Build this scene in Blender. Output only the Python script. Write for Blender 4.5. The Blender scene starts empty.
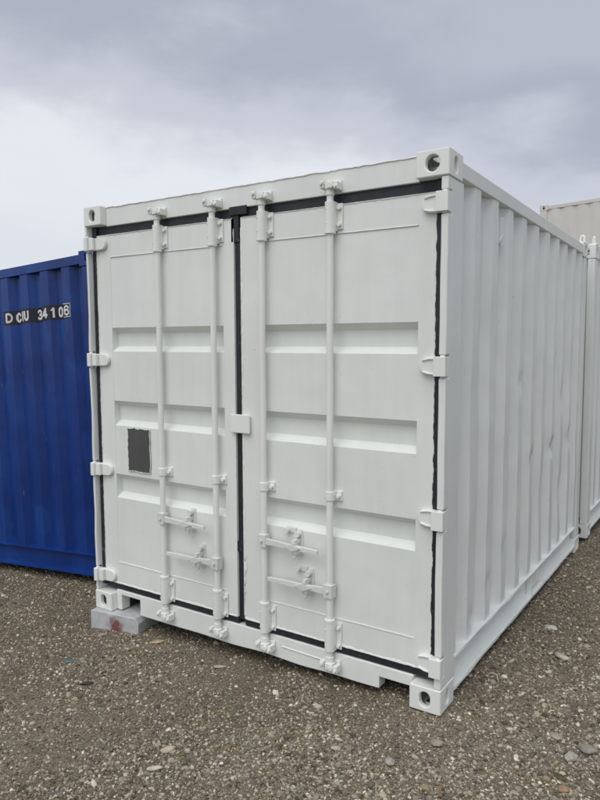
import bpy, bmesh, math, random
import numpy as np
from mathutils import Matrix, Vector, noise

random.seed(7)
rng = np.random.default_rng(11)
R = math.radians
S = bpy.context.scene
COL = S.collection

# ------------------------------------------------------------------ camera
W, H, L = 2.438, 2.591, 3.18
YAW, PITCH, ROLL = -0.585137, -0.0734223, 0.000717
CAMLOC = Vector((3.532742, -2.834483, 1.696918))
fw = Vector((math.sin(YAW)*math.cos(PITCH), math.cos(YAW)*math.cos(PITCH), math.sin(PITCH)))
rt = Vector((math.cos(YAW), -math.sin(YAW), 0.0))
up = rt.cross(fw)
rt2 = math.cos(ROLL)*rt + math.sin(ROLL)*up
up2 = -math.sin(ROLL)*rt + math.cos(ROLL)*up
cam_d = bpy.data.cameras.new('camera')
cam = bpy.data.objects.new('camera', cam_d)
COL.objects.link(cam)
cam.matrix_world = Matrix(((rt2.x, up2.x, -fw.x, CAMLOC.x), (rt2.y, up2.y, -fw.y, CAMLOC.y),
                           (rt2.z, up2.z, -fw.z, CAMLOC.z), (0, 0, 0, 1)))
cam_d.sensor_fit = 'HORIZONTAL'
cam_d.sensor_width = 36.0
cam_d.lens = 36.0*662.56/600.0
cam_d.clip_start = 0.05
cam_d.clip_end = 2000.0
S.camera = cam

# ------------------------------------------------------------------ view
S.view_settings.view_transform = 'Standard'
S.view_settings.look = 'None'
S.view_settings.gamma = 1.0
S.view_settings.use_curve_mapping = False
S.view_settings.exposure = 0.25

# ------------------------------------------------------------------ world: overcast sky
SUN_AZ, SUN_EL = R(176.0), R(57.0)      # azimuth clockwise from +Y
world = bpy.data.worlds.new('World')
S.world = world
world.use_nodes = True
nt = world.node_tree
nt.nodes.clear()

def N(t, kind, **kw):
    n = t.nodes.new(kind)
    for k, v in kw.items():
        if k.startswith('i_'):
            n.inputs[k[2:].replace('_', ' ')].default_value = v
        else:
            setattr(n, k, v)
    return n

def math_node(t, op, a, b=None, c=None, clamp=False):
    n = t.nodes.new('ShaderNodeMath'); n.operation = op; n.use_clamp = clamp
    for i, v in enumerate((a, b, c)):
        if v is None: continue
        if hasattr(v, 'links') or isinstance(v, bpy.types.NodeSocket): t.links.new(v, n.inputs[i])
        else: n.inputs[i].default_value = v
    return n.outputs[0]

def ramp(t, fac, stops, interp='EASE'):
    n = t.nodes.new('ShaderNodeValToRGB'); n.color_ramp.interpolation = interp
    el = n.color_ramp.elements
    while len(el) < len(stops): el.new(0.5)
    for e, (p, c) in zip(el, stops):
        e.position = p; e.color = (c[0], c[1], c[2], 1.0) if not isinstance(c, (int, float)) else (c, c, c, 1.0)
    t.links.new(fac, n.inputs['Fac'])
    return n.outputs['Color']

def mixc(t, fac, a, b, blend='MIX'):
    n = t.nodes.new('ShaderNodeMix'); n.data_type = 'RGBA'; n.blend_type = blend
    for sock, v in ((n.inputs[0], fac), (n.inputs[6], a), (n.inputs[7], b)):
        if isinstance(v, bpy.types.NodeSocket): t.links.new(v, sock)
        elif isinstance(v, (int, float)): sock.default_value = v
        else: sock.default_value = (v[0], v[1], v[2], 1.0)
    return n.outputs[2]

BG = 0.1
sky = N(nt, 'ShaderNodeTexSky', sky_type='NISHITA', sun_disc=False, sun_elevation=SUN_EL, sun_rotation=SUN_AZ)
sky.air_density = 1.0; sky.dust_density = 2.0
tc = nt.nodes.new('ShaderNodeTexCoord')
sep = nt.nodes.new('ShaderNodeSeparateXYZ')
nt.links.new(tc.outputs['Generated'], sep.inputs[0])
zc = math_node(nt, 'MAXIMUM', sep.outputs['Z'], 0.0)
mp = nt.nodes.new('ShaderNodeMapping')
mp.inputs['Rotation'].default_value = (R(12), R(-10), R(25))
mp.inputs['Scale'].default_value = (1.0, 1.0, 2.3)
mp.inputs['Location'].default_value = (7.7, 8.8, 2.6)
nt.links.new(tc.outputs['Generated'], mp.inputs['Vector'])
n1 = N(nt, 'ShaderNodeTexNoise', i_Scale=1.9, i_Detail=7.0, i_Roughness=0.50, i_Distortion=0.25)
nt.links.new(mp.outputs[0], n1.inputs['Vector'])
n2 = N(nt, 'ShaderNodeTexNoise', i_Scale=6.5, i_Detail=6.0, i_Roughness=0.58, i_Distortion=0.3)
nt.links.new(mp.outputs[0], n2.inputs['Vector'])
# cloud deck: brighter towards the horizon, darker belly above
elev = math_node(nt, 'MULTIPLY_ADD', zc, 2.6, -0.36)
dotr = math_node(nt, 'ADD', math_node(nt, 'MULTIPLY', sep.outputs['X'], 0.834), math_node(nt, 'MULTIPLY', sep.outputs['Y'], 0.552))
east = math_node(nt, 'MINIMUM', math_node(nt, 'MAXIMUM', math_node(nt, 'MULTIPLY_ADD', dotr, 1.25, -0.08), 0.0), 0.55)
warp_e = math_node(nt, 'MULTIPLY_ADD', n1.outputs['Fac'], 0.95, -0.475)
warp_f = math_node(nt, 'MULTIPLY_ADD', n2.outputs['Fac'], 0.34, -0.17)
tt = math_node(nt, 'ADD', math_node(nt, 'ADD', math_node(nt, 'ADD', elev, east), warp_e), warp_f, clamp=True)
cl = ramp(nt, tt, [(0.0, (6.45, 6.7, 7.15)), (0.30, (7.0, 7.2, 7.6)), (0.55, (5.1, 5.32, 5.95)),
                   (0.78, (3.75, 3.97, 4.72)), (1.0, (4.25, 4.48, 5.2))])
skymix = mixc(nt, 0.08, cl, sky.outputs['Color'])
bgn = nt.nodes.new('ShaderNodeBackground')
bgn.inputs['Strength'].default_value = BG
nt.links.new(skymix, bgn.inputs['Color'])
wo = nt.nodes.new('ShaderNodeOutputWorld')
nt.links.new(bgn.outputs[0], wo.inputs['Surface'])

# ------------------------------------------------------------------ sun (veiled)
sd = bpy.data.lights.new('sun', 'SUN')
sd.energy = 1.5
sd.angle = R(55.0)
sd.color = (1.0, 0.97, 0.93)
sun = bpy.data.objects.new('sun', sd)
COL.objects.link(sun)
to_sun = Vector((math.sin(SUN_AZ)*math.cos(SUN_EL), math.cos(SUN_AZ)*math.cos(SUN_EL), math.sin(SUN_EL)))
sun.rotation_euler = to_sun.to_track_quat('Z', 'Y').to_euler()
sun.location = (0, -5, 12)

# ------------------------------------------------------------------ materials
def new_mat(name):
    m = bpy.data.materials.new(name); m.use_nodes = True
    t = m.node_tree; b = t.nodes['Principled BSDF']
    return m, t, b

def coords(t, scale=(1, 1, 1), out='Object'):
    c = t.nodes.new('ShaderNodeTexCoord'); m = t.nodes.new('ShaderNodeMapping')
    m.inputs['Scale'].default_value = scale
    t.links.new(c.outputs[out], m.inputs['Vector'])
    return m.outputs[0]

def noise_n(t, vec, scale, detail=4.0, rough=0.55, dist=0.0):
    n = N(t, 'ShaderNodeTexNoise', i_Scale=scale, i_Detail=detail, i_Roughness=rough, i_Distortion=dist)
    t.links.new(vec, n.inputs['Vector'])
    return n.outputs['Fac']

def bump(t, b, h, strength, dist, prev=None):
    n = t.nodes.new('ShaderNodeBump')
    n.inputs['Strength'].default_value = strength; n.inputs['Distance'].default_value = dist
    t.links.new(h, n.inputs['Height'])
    if prev is not None: t.links.new(prev, n.inputs['Normal'])
    t.links.new(n.outputs[0], b.inputs['Normal'])
    return n.outputs[0]

def paint(name, col, col2, rough=0.42, dirt=None, dirt_amt=0.0, wavy=0.5, streak=0.3):
    """brushed/sprayed steel paint: big soft tone drift, vertical streaks, waviness, orange peel"""
    m, t, b = new_mat(name)
    v = coords(t)
    big = noise_n(t, v, 1.6, 4.0, 0.6)
    vs = coords(t, (9.0, 9.0, 0.7))
    st = noise_n(t, vs, 1.5, 5.0, 0.6)
    f = math_node(t, 'ADD', math_node(t, 'MULTIPLY', big, 1.0-streak), math_node(t, 'MULTIPLY', st, streak))
    f = ramp(t, f, [(0.33, 0.0), (0.67, 1.0)])
    c = mixc(t, f, col, col2)
    if dirt is not None:
        sp = noise_n(t, v, 42.0, 5.0, 0.65)
        sp2 = noise_n(t, v, 3.1, 3.0, 0.5)
        k = math_node(t, 'MULTIPLY', ramp(t, sp, [(0.62, 0.0), (0.72, 1.0)]), ramp(t, sp2, [(0.42, 0.0), (0.65, 1.0)]))
        c = mixc(t, math_node(t, 'MULTIPLY', k, dirt_amt), c, dirt)
    t.links.new(c, b.inputs['Base Color'])
    rr = math_node(t, 'MULTIPLY_ADD', noise_n(t, v, 5.0, 5.0, 0.6), 0.30, rough-0.15)
    t.links.new(rr, b.inputs['Roughness'])
    wv = noise_n(t, v, 3.2, 2.0, 0.5)
    p = bump(t, b, wv, wavy, 0.02)
    pe = noise_n(t, v, 140.0, 3.0, 0.6)
    bump(t, b, pe, 0.12, 0.004, p)
    return m

M = {}
M['white'] = paint('white_paint', (0.785, 0.815, 0.78), (0.72, 0.755, 0.722), 0.36, (0.44, 0.42, 0.37), 0.45, 0.34, 0.40)
M['white_fresh'] = paint('white_gloss_paint', (0.825, 0.845, 0.80), (0.765, 0.785, 0.745), 0.36, (0.40, 0.38, 0.33), 0.3, 0.2, 0.2)
M['beige'] = paint('beige_paint', (0.64, 0.63, 0.58), (0.59, 0.58, 0.53), 0.55, (0.25, 0.2, 0.15), 0.3, 0.3, 0.5)
M['under'] = paint('underside_coating', (0.03, 0.03, 0.032), (0.05, 0.047, 0.045), 0.8)
M['grey_patch'] = paint('dark_grey_primer', (0.060, 0.062, 0.060), (0.085, 0.087, 0.083), 0.65, None, 0, 0.2, 0.2)
M['hardware'] = paint('shaded_worn_hardware', (0.74, 0.76, 0.725), (0.62, 0.64, 0.62), 0.42, (0.20, 0.20, 0.19), 0.7, 0.2, 0.2)  # white paint greyed to paint in shading round the levers, plus dark wear specks

def blue_paint():
    m, t, b = new_mat('blue_paint')
    v = coords(t)
    big = noise_n(t, v, 1.3, 4.0, 0.6)
    c = mixc(t, ramp(t, big, [(0.35, 0.0), (0.65, 1.0)]), (0.0022, 0.0270, 0.165), (0.0040, 0.041, 0.225))
    # touched-up patches of a fresher blue
    pv = coords(t, (2.0, 2.0, 1.0))
    patch = noise_n(t, pv, 2.6, 2.0, 0.4, 0.3)
    c = mixc(t, math_node(t, 'MULTIPLY', ramp(t, patch, [(0.60, 0.0), (0.63, 1.0)], 'LINEAR'), 0.45), c, (0.004, 0.060, 0.27))
    # scrapes: short pale vertical marks and a few rust freckles
    sv = coords(t, (26.0, 26.0, 3.2))
    sc = noise_n(t, sv, 1.6, 4.0, 0.6)
    zone = noise_n(t, v, 2.2, 2.0, 0.5)
    k = math_node(t, 'MULTIPLY', ramp(t, sc, [(0.69, 0.0), (0.715, 1.0)], 'LINEAR'), ramp(t, zone, [(0.48, 0.0), (0.58, 1.0)]))
    c = mixc(t, math_node(t, 'MULTIPLY', k, 0.75), c, (0.22, 0.24, 0.25))
    ru = noise_n(t, v, 30.0, 4.0, 0.6)
    k2 = math_node(t, 'MULTIPLY', ramp(t, ru, [(0.68, 0.0), (0.72, 1.0)], 'LINEAR'), ramp(t, zone, [(0.5, 0.0), (0.6, 1.0)]))
    c = mixc(t, math_node(t, 'MULTIPLY', k2, 0.6), c, (0.09, 0.06, 0.05))
    t.links.new(c, b.inputs['Base Color'])
    b.inputs['Roughness'].default_value = 0.30
    b.inputs['Specular IOR Level'].default_value = 0.42
    p = bump(t, b, noise_n(t, v, 4.0, 2.0, 0.5), 0.3, 0.02)
    bump(t, b, noise_n(t, v, 90.0, 4.0, 0.6), 0.15, 0.004, p)
    return m
M['blue'] = blue_paint()

def simple(name, col, rough, var=0.25, scale=20.0, bmp=0.2):
    m, t, b = new_mat(name)
    v = coords(t)
    n = noise_n(t, v, scale, 5.0, 0.6)
    lo = tuple(c*(1-var) for c in col); hi = tuple(min(1, c*(1+var)) for c in col)
    t.links.new(mixc(t, ramp(t, n, [(0.3, 0.0), (0.7, 1.0)]), lo, hi), b.inputs['Base Color'])
    b.inputs['Roughness'].default_value = rough
    bump(t, b, noise_n(t, v, scale*4, 4.0, 0.6), bmp, 0.006)
    return m
def rubber():
    m, t, b = new_mat('black_rubber')
    v = coords(t)
    n = noise_n(t, v, 18.0, 5.0, 0.6)
    c = mixc(t, ramp(t, n, [(0.3, 0.0), (0.7, 1.0)]), (0.011, 0.012, 0.018), (0.022, 0.024, 0.032))
    sp = noise_n(t, coords(t, (1, 1, 0.5)), 34.0, 5.0, 0.7)
    c = mixc(t, math_node(t, 'MULTIPLY', ramp(t, sp, [(0.66, 0.0), (0.70, 1.0)], 'LINEAR'), 0.55), c, (0.28, 0.30, 0.30))
    t.links.new(c, b.inputs['Base Color']); b.inputs['Roughness'].default_value = 0.55
    return m
M['rubber'] = rubber()
M['number_black'] = simple('black_vinyl', (0.009, 0.010, 0.022), 0.5, 0.2, 15, 0.05)
M['number_white'] = simple('white_vinyl', (0.70, 0.70, 0.69), 0.5, 0.08, 12, 0.05)
M['floor_wood'] = simple('plywood_floor', (0.10, 0.075, 0.05), 0.8)

def block_mat():
    m, t, b = new_mat('grey_painted_concrete')
    v = coords(t)
    n = noise_n(t, v, 9.0, 5.0, 0.65)
    c = mixc(t, ramp(t, n, [(0.3, 0.0), (0.7, 1.0)]), (0.40, 0.415, 0.42), (0.55, 0.565, 0.56))
    ch = noise_n(t, v, 24.0, 4.0, 0.6)
    c = mixc(t, math_node(t, 'MULTIPLY', ramp(t, ch, [(0.66, 0.0), (0.70, 1.0)], 'LINEAR'), 0.7), c, (0.16, 0.15, 0.14))
    # splash of red-brown paint on the front face, paint with its own ragged shape
    cc = t.nodes.new('ShaderNodeTexCoord')
    mpn = t.nodes.new('ShaderNodeMapping'); mpn.inputs['Location'].default_value = (-0.205*1.0, 0.0, 0.075*1.15)
    mpn.inputs['Scale'].default_value = (1.0, 0.35, 1.15)
    t.links.new(cc.outputs['Object'], mpn.inputs['Vector'])
    ln = t.nodes.new('ShaderNodeVectorMath'); ln.operation = 'LENGTH'
    t.links.new(mpn.outputs[0], ln.inputs[0])
    dd = math_node(t, 'ADD', ln.outputs['Value'], math_node(t, 'MULTIPLY_ADD', noise_n(t, v, 22.0, 4.0, 0.6), 0.12, -0.06))
    c = mixc(t, ramp(t, dd, [(0.030, 0.92), (0.042, 0.7), (0.075, 0.0)], 'LINEAR'), c, (0.17, 0.032, 0.035))
    t.links.new(c, b.inputs['Base Color']); b.inputs['Roughness'].default_value = 0.7
    bump(t, b, noise_n(t, v, 60.0, 5.0, 0.6), 0.3, 0.01)
    return m
M['block'] = block_mat()

def ground_mat():
    m, t, b = new_mat('gravel_and_dirt')
    g = t.nodes.new('ShaderNodeNewGeometry'); v = g.outputs['Position']
    n0 = noise_n(t, v, 0.9, 4.0, 0.6)
    n1_ = noise_n(t, v, 14.0, 6.0, 0.7)
    c = mixc(t, ramp(t, n1_, [(0.3, 0.0), (0.7, 1.0)]), (0.142, 0.115, 0.074), (0.268, 0.224, 0.152))
    c = mixc(t, ramp(t, n0, [(0.40, 0.0), (0.62, 0.75)]), c, (0.108, 0.084, 0.049))
    prev = None
    for sc_, thr, st, ds in ((330.0, 0.30, 0.5, 0.004), (150.0, 0.36, 0.7, 0.007), (75.0, 0.52, 0.9, 0.012)):
        vo = N(t, 'ShaderNodeTexVoronoi', i_Scale=sc_); vo.feature = 'F1'
        t.links.new(v, vo.inputs['Vector'])
        sp = t.nodes.new('ShaderNodeSeparateColor'); t.links.new(vo.outputs['Color'], sp.inputs[0])
        cell = ramp(t, sp.outputs[0], [(0.0, (0.09, 0.076, 0.056)), (0.35, (0.19, 0.166, 0.126)), (0.7, (0.33, 0.295, 0.235)), (1.0, (0.58, 0.53, 0.45))], 'LINEAR')
        msk = math_node(t, 'GREATER_THAN', sp.outputs[1], thr)
        rnd = ramp(t, vo.outputs['Distance'], [(0.30, 1.0), (0.50, 0.0)], 'LINEAR')
        k = math_node(t, 'MULTIPLY', msk, rnd)
        c = mixc(t, math_node(t, 'MULTIPLY', k, 0.85), c, cell)
        prev = bump(t, b, k, st, ds, prev)
    bump(t, b, n1_, 0.5, 0.02, prev)
    t.links.new(c, b.inputs['Base Color'])
    b.inputs['Roughness'].default_value = 0.9
    b.inputs['Specular IOR Level'].default_value = 0.25
    return m
M['ground'] = ground_mat()

def pebble_mat():
    m, t, b = new_mat('pebble_stone')
    a = t.nodes.new('ShaderNodeAttribute'); a.attribute_name = 'tint'
    g = t.nodes.new('ShaderNodeNewGeometry')
    n = noise_n(t, g.outputs['Position'], 260.0, 4.0, 0.65)
    c = mixc(t, 1.0, a.outputs['Color'], ramp(t, n, [(0.25, 0.72), (0.75, 1.2)]), 'MULTIPLY')
    t.links.new(c, b.inputs['Base Color'])
    b.inputs['Roughness'].default_value = 0.85
    b.inputs['Specular IOR Level'].default_value = 0.3
    return m
M['pebble'] = pebble_mat()

# ------------------------------------------------------------------ mesh helpers
class MB:
    def __init__(s): s.v = []; s.f = []
    def add(s, vs, fs):
        o = len(s.v); s.v += [tuple(v) for v in vs]; s.f += [tuple(i+o for i in f) for f in fs]
    def box(s, x0, x1, y0, y1, z0, z1):
        s.add([(x0, y0, z0), (x1, y0, z0), (x1, y1, z0), (x0, y1, z0), (x0, y0, z1), (x1, y0, z1), (x1, y1, z1), (x0, y1, z1)],
              [(0, 3, 2, 1), (4, 5, 6, 7), (0, 1, 5, 4), (1, 2, 6, 5), (2, 3, 7, 6), (3, 0, 4, 7)])
    def prism(s, poly, axis, a, b):
        n = len(poly)
        def mk(p, c):
            if axis == 'x': return (c, p[0], p[1])
            if axis == 'y': return (p[0], c, p[1])
            return (p[0], p[1], c)
        vs = [mk(p, a) for p in poly]+[mk(p, b) for p in poly]
        fs = [tuple(range(n-1, -1, -1)), tuple(range(n, 2*n))]
        fs += [(i, (i+1) % n, n+(i+1) % n, n+i) for i in range(n)]
        s.add(vs, fs)
    def tube(s, pts, rad, n=12, cap=True):
        pts = [Vector(p) for p in pts]
        rads = rad if isinstance(rad, (list, tuple)) else [rad]*len(pts)
        vs = []; ref = Vector((0.31, 0.17, 0.93))
        for i, p in enumerate(pts):
            d = (pts[min(i+1, len(pts)-1)]-pts[max(i-1, 0)]).normalized()
            if abs(d.dot(ref)) > 0.98: ref = Vector((1, 0, 0))
            a = d.cross(ref).normalized(); c = d.cross(a).normalized()
            for k in range(n):
                th = 2*math.pi*k/n
                vs.append(p+rads[i]*(math.cos(th)*a+math.sin(th)*c))
        fs = []
        for i in range(len(pts)-1):
            for k in range(n):
                fs.append((i*n+k, i*n+(k+1) % n, (i+1)*n+(k+1) % n, (i+1)*n+k))
        if cap:
            fs.append(tuple(range(n-1, -1, -1))); fs.append(tuple((len(pts)-1)*n+k for k in range(n)))
        s.add(vs, fs)
    def cyl(s, p0, p1, r, n=14): s.tube([p0, p1], r, n)
    def holed(s, c, u, v, nrm, hu, hv, holes_r, thick):
        """rectangular plate face centred c (half extents hu,hv) with a stadium hole (ru,rv), tube inward"""
        c, u, v, nrm = Vector(c), Vector(u), Vector(v), Vector(nrm)
        ru, rv = holes_r; n = 28
        r = min(ru, rv); inner = []
        for k in range(n):
            th = 2*math.pi*(k+0.5)/n
            a, b_ = math.cos(th), math.sin(th)
            inner.append((r*a+(ru-r)*(1 if a > 0 else -1), r*b_+(rv-r)*(1 if b_ > 0 else -1)))
        cor = [(hu, hv), (-hu, hv), (-hu, -hv), (hu, -hv)]
        vs = [c+u*p[0]+v*p[1] for p in cor]+[c+u*p[0]+v*p[1] for p in inner]+[c+u*p[0]+v*p[1]-nrm*thick for p in inner]
        i0, i1 = n//8, n//8+n//2          # hole points nearest to corners 0 and 2
        fs = [(0, 1, 2)+tuple(4+k for k in range(i1, i0-1, -1)),
              (2, 3, 0)+tuple(4+(k % n) for k in range(i0+n, i1-1, -1))]
        for k in range(n):
            k2 = (k+1) % n
            fs.append((4+k, 4+k2, 4+n+k2, 4+n+k))
        s.add(vs, fs)
    def build(s, name, mat, parent=None, bevel=0.0, seg=2, warp=None, recalc=True, smooth=30, weld=False):
        me = bpy.data.meshes.new(name)
        vs = [warp(*v) for v in s.v] if warp else s.v
        me.from_pydata(vs, [], s.f)
        bm = bmesh.new(); bm.from_mesh(me)
        if weld: bmesh.ops.remove_doubles(bm, verts=bm.verts, dist=0.0004)
        if recalc: bmesh.ops.recalc_face_normals(bm, faces=bm.faces)
        for f in bm.faces: f.smooth = True
        for e in bm.edges:
            e.smooth = not (len(e.link_faces) == 2 and e.calc_face_angle(0.0) > R(smooth))
        bm.to_mesh(me); bm.free()
        me.materials.append(mat)
        o = bpy.data.objects.new(name, me); COL.objects.link(o)
        if parent is not None: o.parent = parent
        if bevel > 0:
            md = o.modifiers.new('bevel', 'BEVEL'); md.width = bevel; md.segments = seg
            md.limit_method = 'ANGLE'; md.angle_limit = R(40); md.harden_normals = True
        return o

def thing(name, label, cat, loc=(0, 0, 0), group=None):
    o = bpy.data.objects.new(name, None); COL.objects.link(o)
    o.location = loc; o.empty_display_size = 0.2
    o['label'] = label; o['category'] = cat
    if group: o['group'] = group
    return o

def tag(o, label, cat, group=None):
    o['label'] = label; o['category'] = cat
    if group: o['group'] = group
    return o

def nz(x, y, z=0.0): return noise.noise(Vector((x, y, z)))

# ------------------------------------------------------------------ ground
def slope(x):
    """yard falls away gently to the left of the white container"""
    d = 2.6-x
    return np.where(d > 0, -0.052*np.sqrt(d*d+0.09)+0.052*0.3, 0.0) if isinstance(x, np.ndarray) else (-0.052*math.sqrt(d*d+0.09)+0.0156 if d > 0 else 0.0)

def vnoise(x, y, seed):
    xi = np.floor(x).astype(np.int64); yi = np.floor(y).astype(np.int64)
    xf = x-xi; yf = y-yi
    def h(a, b):
        n = (a*374761393+b*668265263+seed*974711) & 0x7fffffff
        n = ((n ^ (n >> 13))*1274126177) & 0x7fffffff
        return ((n ^ (n >> 16)) & 0xffff)/65535.0
    u = xf*xf*(3-2*xf); w = yf*yf*(3-2*yf)
    return (h(xi, yi)*(1-u)+h(xi+1, yi)*u)*(1-w)+(h(xi, yi+1)*(1-u)+h(xi+1, yi+1)*u)*w

def gheight(x, y):
    x = np.asarray(x, float); y = np.asarray(y, float)
    far = np.clip(1.0-(np.hypot(x-1.5, y)-8.0)/12.0, 0.0, 1.0)
    s = slope(np.clip(x, -8.0, 1e6))
    back = -0.012*np.clip(y-6.0, 0, 12)
    n = (vnoise(x*0.9, y*0.9, 3)-0.5)*0.022+(vnoise(x*3.1, y*3.1, 5)-0.5)*0.014+(vnoise(x*9, y*9, 9)-0.5)*0.006
    return s+back+n*far-0.008

def axis_pts(lo, hi, step):
    core = np.arange(lo, hi+1e-6, step)
    g = []; d = step; p = 0.0
    while p < 900: d *= 1.22; p += d; g.append(p)
    g = np.array(g)
    return np.concatenate([(lo-g)[::-1], core, hi+g])
gx = axis_pts(-3.0, 5.2, 0.035); gy = axis_pts(-2.4, 5.0, 0.035)
X, Y = np.meshgrid(gx, gy); Z = gheight(X, Y)
nx, ny = len(gx), len(gy)
vs = np.stack([X, Y, Z], -1).reshape(-1, 3)
ii = (np.arange(ny-1)[:, None]*nx+np.arange(nx-1)[None]).reshape(-1)
quads = np.stack([ii, ii+1, ii+1+nx, ii+nx], -1)

def np_mesh(name, verts, faces, mat, smooth=True, tint=None):
    me = bpy.data.meshes.new(name)
    k = faces.shape[1]; nf = len(faces)
    me.vertices.add(len(verts)); me.vertices.foreach_set('co', verts.astype(np.float32).ravel())
    me.loops.add(nf*k); me.loops.foreach_set('vertex_index', faces.astype(np.int32).ravel())
    me.polygons.add(nf); me.polygons.foreach_set('loop_start', np.arange(0, nf*k, k, dtype=np.int32))
    me.polygons.foreach_set('use_smooth', np.full(nf, smooth))
    me.update(calc_edges=True)
    if tint is not None:
        at = me.attributes.new('tint', 'FLOAT_COLOR', 'POINT')
        at.data.foreach_set('color', tint.astype(np.float32).ravel())
    me.materials.append(mat)
    o = bpy.data.objects.new(name, me); COL.objects.link(o)
    return o
ground = np_mesh('ground', vs, quads, M['ground']); ground['kind'] = 'structure'

# ------------------------------------------------------------------ gravel (nobody could count it)
def pebble_shape(sub, seed):
    bm = bmesh.new(); bmesh.ops.create_icosphere(bm, subdivisions=sub, radius=1.0)
    r = random.Random(seed); off = Vector((r.random()*50, r.random()*50, r.random()*50))
    for v in bm.verts:
        n = v.co.normalized(); v.co = n*(1.0+0.34*noise.noise(n*1.3+off)+0.12*noise.noise(n*3.0+off))
    va = np.array([v.co[:] for v in bm.verts]); fa = np.array([[v.index for v in f.verts] for f in bm.faces])
    bm.free(); return va, fa
PAL = np.array([(0.080, 0.069, 0.054), (0.115, 0.100, 0.079), (0.165, 0.145, 0.115), (0.22, 0.196, 0.157), (0.29, 0.26, 0.21),
                (0.37, 0.335, 0.275), (0.46, 0.425, 0.36), (0.60, 0.565, 0.50), (0.26, 0.20, 0.13), (0.17, 0.166, 0.155), (0.20, 0.145, 0.095)])
PAL = PAL*np.array([1.03, 1.0, 0.92])
PW = np.array([.07, .10, .14, .17, .18, .15, .09, .045, .035, .025, .02]); PW = PW/PW.sum()

def scatter(n, smin, smax, power, shapes, thr, cx=3.4, cy=-2.7):
    th = rng.uniform(R(92), R(158), n)                    # polar about the photographer: density falls with distance
    rr = 1.9+rng.uniform(0, 1, n)**1.30*7.0
    x = cx+rr*np.cos(th); y = cy+rr*np.sin(th)
    den = 0.60*vnoise(x*1.25+3.3, y*1.25, 21)+0.40*vnoise(x*3.6, y*3.6, 22)
    keep = den+rng.uniform(-.16, .16, n) > thr
    inside = (x > 0.25) & (x < W-0.05) & (y > 0.45) & (y < L)
    inside |= (x < -0.75) & (y > 0.9)
    inside |= (x < 2.35) & (y > 2.0)
    keep &= ~inside
    x, y = x[keep], y[keep]; n = len(x)
    s = smin*(smax/smin)**(rng.uniform(0, 1, n)**power)
    zc_ = gheight(x, y)
    allv, allf, allt = [], [], []; base = 0
    pick = rng.integers(0, len(shapes), n)
    pal = rng.choice(len(PAL), n, p=PW)
    for k, (va, fa) in enumerate(shapes):
        idx = np.where(pick == k)[0]; m_ = len(idx)
        if m_ == 0: continue
        a = rng.uniform(0, 2*math.pi, m_); ca, sa = np.cos(a), np.sin(a)
        sx = s[idx]*rng.uniform(.8, 1.35, m_); sy = s[idx]*rng.uniform(.65, 1.0, m_); sz = s[idx]*rng.uniform(.45, .8, m_)
        P = va[None]*np.stack([sx, sy, sz], -1)[:, None, :]
        tx, ty = rng.normal(0, .22, m_), rng.normal(0, .22, m_)
        P[:, :, 2] += P[:, :, 0]*tx[:, None]+P[:, :, 1]*ty[:, None]
        Q = np.empty_like(P)
        Q[:, :, 0] = P[:, :, 0]*ca[:, None]-P[:, :, 1]*sa[:, None]+x[idx][:, None]
        Q[:, :, 1] = P[:, :, 0]*sa[:, None]+P[:, :, 1]*ca[:, None]+y[idx][:, None]
        Q[:, :, 2] = P[:, :, 2]+(zc_[idx]+sz*rng.uniform(-.15, .5, m_))[:, None]
        t = np.ones((m_, 4)); t[:, :3] = PAL[pal[idx]]*rng.uniform(.85, 1.32, (m_, 1))
        allv.append(Q.reshape(-1, 3)); allt.append(np.repeat(t, len(va), 0))
        allf.append((fa[None]+(np.arange(m_)*len(va))[:, None, None]+base).reshape(-1, 3)); base += m_*len(va)
    return np.concatenate(allv), np.concatenate(allf), np.concatenate(allt)
sh1 = [pebble_shape(1, i) for i in range(10)]; sh2 = [pebble_shape(2, 40+i) for i in range(8)]
for nm, args in (('fine_gravel', (50000, .0024, .0050, 1.2, sh1, .10)), ('gravel', (98000, .0042, .0105, 1.5, sh1, .31)), ('pebbles', (8000, .0085, .018, 2.2, sh2, .50))):
    v_, f_, t_ = scatter(*args)
    o = np_mesh(nm, v_, f_, M['pebble'], nm == 'pebbles', t_); o['kind'] = 'stuff'

# ------------------------------------------------------------------ container kit
def front_warp(x, y, z):
    """the old frame is racked a little: its left post leans in at the foot"""
    k = max(0.0, 1.0-x/W)*max(0.0, 1.0-max(y, 0.0)/L*0.7)
    return (x+k*(0.037*(1-z/H)-0.013), y, z+k*0.020*z/H)
ident = None

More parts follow.
